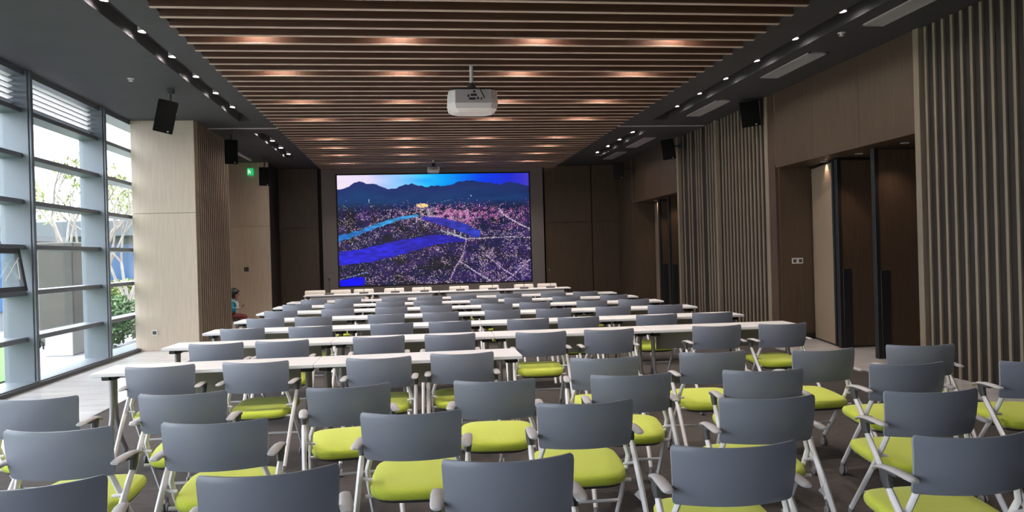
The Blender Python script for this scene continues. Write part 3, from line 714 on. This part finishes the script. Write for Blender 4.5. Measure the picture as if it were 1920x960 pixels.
def chair(lab, loc, rz, group, casters=True, hang=0):
    t = thing('training_chair', lab, 'chair', loc, rz, group)
    arms = {}
    for k, (me, m) in CM.items():
        nm = strip(k)
        if nm == 'caster' and not casters: continue
        par = t
        if nm == 'arm_bracket': par = arms[k[11:]]
        o = obj(nm, me, m, par)
        if nm == 'armrest': arms[k[7:]] = o
    if hang:
        b = new_bm(); box(b, (.0, -.001, -.045), (.045, .001, 0), rot=Matrix.Rotation(.8, 3, 'Y')); box(b, (.021, -.0012, 0), (.0225, .0004, .07))
        o = obj('paper_tag', b, 'paper', t, loc=(hang*.235, Y0+.0, .36))
    return t
def chair_px(l, r, lab, group, yawmix=1.0, casters=True, hang=0, rz=None):
    A = atz(*l, .806); C = atz(*r, .806); c = (A+C)/2
    a = math.atan2(C.y-A.y, C.x-A.x)*yawmix if rz is None else rz
    # corners of the back lie .034 in front of its middle
    off = Vector((0, -Y0-.060, 0)); R = Matrix.Rotation(a, 3, 'Z'); p = c + R@off
    return chair(lab, (p.x, p.y, 0), a, group, casters, hang)
def right_of(x, y, w): return (x+w, y)
G1 = 'loose lime seated chairs in front'
LOOSE = [
 ((-52, 916), (155, 893), 'grey chair cut off in the bottom left corner', 0),
 ((6, 806), (214, 798), 'grey chair with lime seat at left edge, right behind the corner one', 0),
 ((-18, 748), (143, 741), 'grey chair at left edge in front of the window sill', 0),
 ((261, 739), (424, 731), 'grey chair left of centre, behind the brighter grey back it overlaps', 0),
 ((303, 792), (502, 783), 'bright bluish grey chair left of centre with lime seat below', 0),
 ((373, 892), (631, 868), 'large grey chair back at bottom edge left of centre', 0),
 ((575, 727), (732, 716), 'grey chair with lime seat just behind the joint of the first table row', 0),
 ((676, 773), (865, 767), 'grey chair near the middle with its whole yellow lime seat showing', 0),
 ((830, 861), (1073, 849), 'largest grey chair back at the bottom edge, right in the middle', 0),
 ((853, 713), (1001, 709), 'grey chair facing the right end of the first table row', 0),
 ((1005, 755), (1187, 747), 'grey chair right of centre with a paper tag on its frame', 1),
 ((1110, 702), (1254, 698), 'grey chair right of centre between two others, seat showing at its right', 0),
 ((1070, 670), (1196, 667), 'grey chair right of centre directly behind the second table row', 0),
 ((1273, 660), (1398, 656), 'grey chair at right with lime seat, behind the table legs', 0),
 ((1357, 693), (1503, 690), 'grey chair at right half hidden by the one before it', 0),
 ((1350, 745), (1524, 739), 'grey chair at right with a splayed white leg and paper tag', 1),
 ((1258, 834), (1491, 825), 'large grey chair at bottom edge right of centre', 0),
 ((1485, 657), (1601, 651), 'grey chair at right turned to show a bright lime seat', 0),
 ((1628, 682), (1772, 677), 'grey chair far right, second of the overlapping column', 0),
 ((1662, 646), (1789, 644), 'grey chair far right, rearmost and closest to the slatted wall', 0),
 ((1660, 733), (1829, 727), 'grey chair far right, third of the overlapping column', 0),
 ((1715, 816), (1930, 806), 'large grey chair in the bottom right corner', 0),
 ((1882, 676), (2014, 673), 'grey chair cut off by the right edge with white crossed legs', 0)]
for l, r, lab, hg in LOOSE: chair_px(l, r, lab, G1, .9, True, hg)
ROWCH = [
 [((235, 687), (365, 681)), ((416, 678), (543, 675)), ((651, 671), (769, 667)), ((807, 662), (925, 658))],
 [((353, 645), (457, 641)), ((477, 640), (580, 636)), ((662, 632), (758, 628)), ((797, 627), (890, 624)), ((968, 623), (1060, 620)), ((1097, 618), (1186, 615)), ((1299, 611), (1388, 608)), ((1427, 609), (1507, 606))],
 [((414, 615), (495, 613)), ((541, 612), (623, 610)), ((695, 606), (774, 604)), ((805, 602), (882, 600)), ((953, 598), (1027, 596)), ((1047, 595), (1121, 592)), ((1194, 590), (1268, 588)), ((1299, 587), (1372, 585))],
 [((463, 597), (532, 595)), ((553, 594), (622, 592)), ((691, 589), (757, 588)), ((793, 585), (859, 583)), ((909, 581), (975, 579)), ((1006, 578), (1070, 577)), ((1118, 575), (1181, 573)), ((1216, 573), (1278, 571))],
 [((496, 583), (557, 581)), ((604, 580), (662, 578)), ((704, 576), (763, 574)), ((789, 572), (846, 570)), ((904, 568), (959, 567)), ((974, 566), (1028, 565)), ((1082, 563), (1137, 561)), ((1160, 561), (1216, 559))],
 [((531, 571), (583, 569)), ((609, 569), (662, 567)), ((705, 565), (759, 564)), ((777, 563), (827, 562)), ((880, 560), (935, 558)), ((942, 557), (991, 556)), ((1038, 555), (1086, 554)), ((1125, 554), (1176, 552))],
 [((565, 562), (612, 561)), ((629, 560), (676, 558)), ((717, 557), (763, 556)), ((783, 556), (827, 554)), ((850, 555), (889, 554)), ((932, 551), (976, 549)), ((1015, 550), (1060, 549)), ((1076, 547), (1119, 546))]]
for r, row in enumerate(ROWCH):
    ym, sl = ROWY[r]; lastx = -99
    for k, (l, rr) in enumerate(row):
        lab = 'grey chair drawn up to the %s table row from the camera, %s from left' % (ORD[r], ORD[k])
        A = atz(*l, .806); C = atz(*rr, .806); c = (A+C)/2
        # keep the photo's bearing; the table row it is drawn up to bounds the depth
        yt = ym + sl*(c.x-.78); y = min(max(c.y, yt-(.30 if r < 2 else .17)), yt-.10); x = max((c.x/c.y)*y, lastx+.595); lastx = x
        a = math.atan2(C.y-A.y, C.x-A.x)*.6 if r < 2 else math.atan(sl)+random.uniform(-.025, .025)
        p = Vector((x, y, 0)) + Matrix.Rotation(a, 3, 'Z')@Vector((0, -Y0-.060, 0))
        chair(lab, p, a, 'chairs at the table rows', r < 2)

# ------------------------------------------------------------------ head table chairs and microphones
def cream_chair(x, y, lab):
    t = thing('cream_armchair', lab, 'chair', (x, y, 0), PI, 'cream chairs behind the head table')
    b = new_bm(); W = .235
    def slab(z, hw, y0, y1): return [(-hw, y0, z), (-hw*.5, y0-.012, z), (hw*.5, y0-.012, z), (hw, y0, z), (hw, y1, z), (hw*.5, y1-.012, z), (-hw*.5, y1-.012, z), (-hw, y1, z)]
    loft(b, [slab(.46, W*.9, -.20, -.14), slab(.56, W, -.22, -.155), slab(.75, W, -.26, -.205), slab(.815, W*.985, -.272, -.222), slab(.83, W*.93, -.268, -.238)])
    obj('backrest', b, 'leather', t, 45)
    obj('seat', B1((-.25, -.2, .40), (.25, .26, .48), bevel=.025, seg=2), 'leather', t)
    for s in (-1, 1):
        b = new_bm(); tube(b, [(s*.235, -.19, .44), (s*.235, -.19, .62), (s*.235, .1, .63), (s*.235, .14, .44)], .016, 8); obj('armrest', b, 'table_leg', t, 50)
        b = new_bm(); tube(b, [(s*.24, -.18, .42), (s*.25, -.24, .0)], .015, 8); obj('leg', b, 'table_leg', t, 50)
        b = new_bm(); tube(b, [(s*.24, .2, .42), (s*.25, .25, .0)], .015, 8); obj('leg', b, 'table_leg', t, 50)
for k, (a, b_, y) in enumerate(((571, 611, 545), (620, 657, 544), (664, 700, 543), (721, 757, 541.5), (772, 810, 540), (842, 879, 537.5), (899, 934, 536), (963, 999, 534), (1006, 1042, 533))):
    p = aty((a+b_)/2, y, 18.62 if k else 18.7)
    cream_chair(p.x, 18.62-.03*(p.x-.5)-.26, 'cream padded chair behind the head table, %s from left' % ORD[k])
for k, (px, py) in enumerate(((617, 549), (682, 547), (741, 545), (796, 544), (863, 541), (923, 541), (982, 539), (1031, 537))):
    p = aty(px, py, 17.98)
    t = thing('table_microphone', 'gooseneck microphone on the head table, %s from left' % ORD[k], 'microphone', (p.x, hy(p.x)+.22, .75), 0, 'microphones on the head table')
    b = new_bm(); box(b, (-.10, -.06, 0), (.10, .06, .04), bevel=.01); obj('base', b, 'arm_dark', t)
    b = new_bm(); tube(b, [(0, .02, .04), (0, .02, .22), (0, .05, .34), (0, .09, .40)], .005, 6); obj('gooseneck', b, 'black', t)
    b = new_bm(); tube(b, [(0, .085, .395), (0, .13, .44)], .011, 8); obj('capsule', b, 'black', t)

# ------------------------------------------------------------------ seated child behind the pier
def person():
    H = aty(439, 553, 17.6); bx, by = H.x-.02, 17.6
    t = thing('person', 'person with black hair seated beside the slatted pier looking down at a phone', 'person', (bx, by, 0), 0)
    # local frame: faces +x
    V = [(-.04, 0, .37), (-.05, 0, .46), (-.035, 0, .58), (-.01, 0, .68), (.01, 0, .735), (.03, 0, .80), (.045, 0, .87),      # 0-6 pelvis..head
         (-.01, -.105, .665), (.0, -.14, .55), (.12, -.10, .53), (.155, -.085, .545),                                      # 7-10 arm near camera
         (-.01, .105, .665), (.0, .14, .55), (.12, .09, .53), (.155, .07, .545),                                           # 11-14
         (.0, -.065, .36), (.24, -.085, .36), (.25, -.085, .09), (.33, -.085, .035),                                         # 15-18 leg
         (.0, .065, .36), (.24, .085, .36), (.25, .085, .09), (.33, .085, .035)]
    E = [(0, 1), (1, 2), (2, 3), (3, 4), (4, 5), (5, 6), (3, 7), (7, 8), (8, 9), (9, 10), (3, 11), (11, 12), (12, 13), (13, 14), (0, 15), (15, 16), (16, 17), (17, 18), (0, 19), (19, 20), (20, 21), (21, 22)]
    Rr = [.10, .105, .10, .085, .042, .085, .075, .042, .033, .024, .022, .042, .033, .024, .022, .075, .055, .038, .03, .075, .055, .038, .03]
    def finger(base, root):
        for q, (dy, L) in enumerate(((-.024, .04), (-.008, .048), (.008, .046), (.024, .036))):
            i = len(V); b0 = Vector(V[base]); V.append(tuple(b0+Vector((.02, dy*.6, .004)))); V.append(tuple(b0+Vector((.02+L*.6, dy*.7, .012)))); V.append(tuple(b0+Vector((.02+L*.8, dy*.6, .03))))
            E.extend([(base, i), (i, i+1), (i+1, i+2)]); Rr.extend([.008, .007, .006])
        i = len(V); b0 = Vector(V[base]); sgn = 1 if b0.y < 0 else -1; V.append(tuple(b0+Vector((.0, sgn*.022, .018)))); V.append(tuple(b0+Vector((.03, sgn*.03, .035)))); E.extend([(base, i), (i, i+1)]); Rr.extend([.009, .007])
    finger(10, 0); finger(14, 0)
    me = bpy.data.meshes.new('body_cage'); me.from_pydata(V, E, [])
    o = bpy.data.objects.new('body_cage', me); COL.objects.link(o)
    sk = o.modifiers.new('skin', 'SKIN'); ss = o.modifiers.new('sub', 'SUBSURF'); ss.levels = 2; ss.render_levels = 2
    for i, r in enumerate(Rr): me.skin_vertices[0].data[i].radius = (r, r)
    for i in range(len(V)): me.skin_vertices[0].data[i].use_root = i == 0
    dg = bpy.context.evaluated_depsgraph_get(); ev = bpy.data.meshes.new_from_object(o.evaluated_get(dg))
    bpy.data.objects.remove(o)
    ev.name = 'body'
    for m in ('skin', 'teal', 'redcloth', 'black'): ev.materials.append(M[m])
    for p in ev.polygons:
        c = p.center; p.use_smooth = True
        if c.z < .065: p.material_index = 3
        elif c.z < .45 and not (c.x > .1 and c.z > .48): p.material_index = 2
        elif c.z < .725 and c.x < .085: p.material_index = 1
        else: p.material_index = 0
    b = bpy.data.objects.new('body', ev); COL.objects.link(b); b.parent = t
    # face
    f = new_bm()
    for s in (-1, 1): lathe(f, [(.0002, -.008), (.009, -.004), (.009, .004), (.0002, .008)], 8, 'x', (.118, s*.032, .842))
    obj('eyes', f, 'black', t, 60)
    f = new_bm(); tube(f, [(.112, 0, .85), (.13, 0, .825), (.118, 0, .815)], [.008, .013, .008], 8, up=(0, 1, 0)); tube(f, [(.105, -.02, .79), (.11, 0, .788), (.105, .02, .79)], .005, 6, up=(0, 0, 1))
    for s in (-1, 1): tube(f, [(.03, s*.088, .86), (.03, s*.096, .84), (.035, s*.086, .815)], [.008, .014, .008], 8)
    obj('face_features', f, 'skin', t, 60)
    # bobbed hair: a cap over skull and nape
    h = new_bm(); bmesh.ops.create_uvsphere(h, u_segments=24, v_segments=16, radius=1)
    for v in h.verts:
        c = v.co.copy(); s = Vector((.118, .118, .118))
        if c.z < 0: s.x = .112; s.z = .15
        v.co = Vector((c.x*s.x+.018, c.y*s.y, c.z*s.z+.868)) + Vector(c)*.006*math.sin(9*c.x+7*c.y)
    kill = [v for v in h.verts if v.co.x > .075 and v.co.z < .875 or v.co.z < .755]
    bmesh.ops.delete(h, geom=kill, context='VERTS')
    ho = obj('hair', h, 'hair', t, 80); md = ho.modifiers.new('thick', 'SOLIDIFY'); md.thickness = .012
    # white open vest with a strap
    f = new_bm()
    for s in (-1, 1):
        tube(f, [(-.06, s*.06, .70), (.03, s*.075, .715), (.085, s*.07, .64), (.085, s*.065, .54), (.07, s*.06, .45)], [.02, .022, .026, .026, .02], 8, .45, up=(0, 1, 0))
    tube(f, [(-.05, -.07, .715), (-.06, 0, .73), (-.05, .07, .715)], .018, 8, up=(0, 0, 1)); obj('vest', f, 'vest', t, 60)
    # phone
    ph = obj('phone', B1((-.035, -.075, -.004), (.035, .075, .004), bevel=.003), 'black', None, None, (bx+.205, by-.01, .585)); ph.rotation_euler = (0, -.9, 0)
    tag(ph, 'small dark phone held by the seated person', 'phone')
    st = thing('low_stool', 'low dark stool under the seated person', 'stool', (bx-.02, by, 0))
    b = new_bm(); lathe(b, [(.15, .27), (.165, .28), (.165, .305), (.15, .315)], 20); obj('seat', b, 'arm_dark', st, 40)
    for k in range(4):
        a = PI/4+k*PI/2; b = new_bm(); tube(b, [(.1*math.cos(a), .1*math.sin(a), .27), (.14*math.cos(a), .14*math.sin(a), 0)], .013, 8); obj('leg', b, 'arm_dark', st, 50)
person()

# ------------------------------------------------------------------ outside
gr = struct('ground_outside', B1((-90, -40, -.2), (XG-.08, 120, -.06)), 'pave')
def slab(name, lo, hi, m, lab, cat): tag(obj(name, B1(lo, hi, bevel=.01), m), lab, cat)
b = new_bm(); _o = [(-13, -10), (-5.72, -10), (-5.72, 12.4), (-6.75, 14.7), (-7.8, 16.8), (-13, 16.8)]
loft(b, [[(x, y, -.07) for x, y in _o], [(x, y, -.02) for x, y in _o]]); tag(obj('lawn', b, 'grass'), 'green lawn outside the nearest window bay', 'lawn')
slab('lawn', (-45, 31, -.07), (-7, 45, .0), 'grass', 'far green lawn beyond the white path', 'lawn')
slab('path', (-45, 23.5, -.07), (-6.5, 30.5, -.03), 'white_wall', 'bright white path crossing behind the pillar', 'path')
slab('planter_block', (-6.62, 14.9, -.06), (-6.15, 15.4, .40), 'white_wall', 'pale square stone block on the paving outside', 'block')
p = aty(115, 560, 17.2)
t = thing('stone_pillar', 'brown grey stone pillar standing outside the middle window bay', 'pillar', (-7.32, 17.3, -.06))
obj('shaft', B1((-.34, -.3, .0), (.34, .3, 2.0), bevel=.02), 'pillar', t); obj('cap', B1((-.38, -.34, 2.0), (.38, .34, 2.12), bevel=.02), 'pillar', t); obj('plinth', B1((-.4, -.36, 0), (.4, .36, .16), bevel=.02), 'pillar', t)
def foliage(bm, c, r, n, s, seed):
    g = np.random.default_rng(seed)
    for _ in range(n):
        d = g.normal(size=3); d /= np.linalg.norm(d); k = g.random()**.4
        q = Vector((c[0]+d[0]*r[0]*k, c[1]+d[1]*r[1]*k, c[2]+d[2]*r[2]*k)); a = Vector(g.normal(size=3)).normalized(); b2 = a.orthogonal().normalized(); ss = s*(.6+.8*g.random())
        vs = [bm.verts.new(q+a*ss), bm.verts.new(q+b2*ss*.45), bm.verts.new(q-a*ss), bm.verts.new(q-b2*ss*.45)]; bm.faces.new(vs)
def shrub(c, r, n, s, seed, lab, m='leaf', z=-.06):
    t = thing('shrub', lab, 'shrub', (c[0], c[1], z)); b = new_bm(); foliage(b, (0, 0, r[2]), r, n, s, seed); o = obj('leaves', b, m, t)
    b = new_bm()
    for k in range(5): tube(b, [(0, 0, 0), (random.uniform(-.4, .4)*r[0], random.uniform(-.4, .4)*r[1], r[2]*1.3)], .012, 5)
    obj('stems', b, 'bark', t)
shrub((-5.95, 16.1), (.35, .5, .42), 900, .05, 1, 'leafy shrub close to the glass of the middle bay')
shrub((-5.75, 17.4), (.35, .7, .45), 1100, .05, 2, 'leafy shrub close to the glass beside the pale pier')
shrub((-9.6, 18.0), (.5, .6, .5), 900, .06, 3, 'dark leafy shrub outside the leftmost pane')
shrub((-7.5, 20.6), (.6, .5, .45), 900, .06, 4, 'leafy shrub behind the stone pillar')
shrub((-11.0, 36.5), (4.0, .6, .5), 3200, .10, 5, 'long yellow green hedge along the white path', 'leaf_lime', 0)
shrub((-19.5, 36.5), (4.0, .6, .5), 2600, .10, 6, 'left stretch of the yellow green hedge by the path', 'leaf_lime', 0)
def tree(px, Y, lab, seed, hgt, leaves):
    g = random.Random(seed); base = aty(px, 500, Y); t = thing('tree', lab, 'tree', (base.x, Y, -.06))
    b = new_bm(); tips = []
    def grow(p, d, L, r, n):
        pts = [p]; q = p
        for k in range(3): d = (d+Vector((g.uniform(-.16, .16), g.uniform(-.16, .16), .05))).normalized(); q = q+d*L/3; pts.append(q)
        tube(b, pts, [r, r*.9, r*.8, r*.68], 6)
        if n == 0: tips.append(q); return
        for k in range(g.choice((2, 3))): grow(q, (d+Vector((g.uniform(-.55, .55), g.uniform(-.55, .55), g.uniform(0, .3)))).normalized(), L*g.uniform(.62, .8), r*.62, n-1)
    for k in range(4): grow(Vector((g.uniform(-.12, .12), g.uniform(-.12, .12), 0)), Vector((g.uniform(-.3, .3), g.uniform(-.3, .3), 1)).normalized(), hgt*.34, .07, 3)
    obj('branches', b, 'bark', t, 60)
    f = new_bm()
    for k, q in enumerate(tips):
        if g.random() < leaves: foliage(f, q, (.42, .42, .32), 26, .07, seed*1000+k)
    obj('leaves', f, 'leaf_lime', t)
tree(148, 21.5, 'pale multi stemmed tree with sparse leaves outside the middle bay', 3, 4.9, .5)
tree(5, 24.0, 'sparse leafy tree outside the leftmost pane', 8, 4.4, .8)
tree(240, 30.75, 'slender tree with sparse leaves outside the narrow bay', 12, 5.2, .6)
# building across the garden
bd = thing('garden_building', 'low grey building with blue windows and dark roof across the garden', 'building', (-24, 46, -.06))
obj('wall', B1((-34, 0, 0), (19, 8, 3.2)), 'facade', bd); obj('roof', B1((-35, -1.2, 3.2), (20, 9, 4.1), bevel=.05), 'roof', bd)
wm = mesh_of(B1((-.9, -.06, .6), (.9, .02, 2.8)), 'window')
for k in range(20): obj('window', wm, 'bluewin', bd, loc=(-32+2.5*k, 0, 0))
bd2 = thing('blue_glass_annex', 'dark annex with blue glazing behind the stone pillar', 'building', (-10.9, 21.4, -.06))
obj('wall', B1((-1.6, 0, 0), (1.0, 1.8, 2.3)), 'facade', bd2); obj('roof', B1((-1.8, -.2, 2.3), (1.2, 2.0, 2.45)), 'roof', bd2)
for x in (-1.2, -.2): obj('window', B1((x, -.05, .5), (x+.8, .02, 2.2)), 'bluewin', bd2)
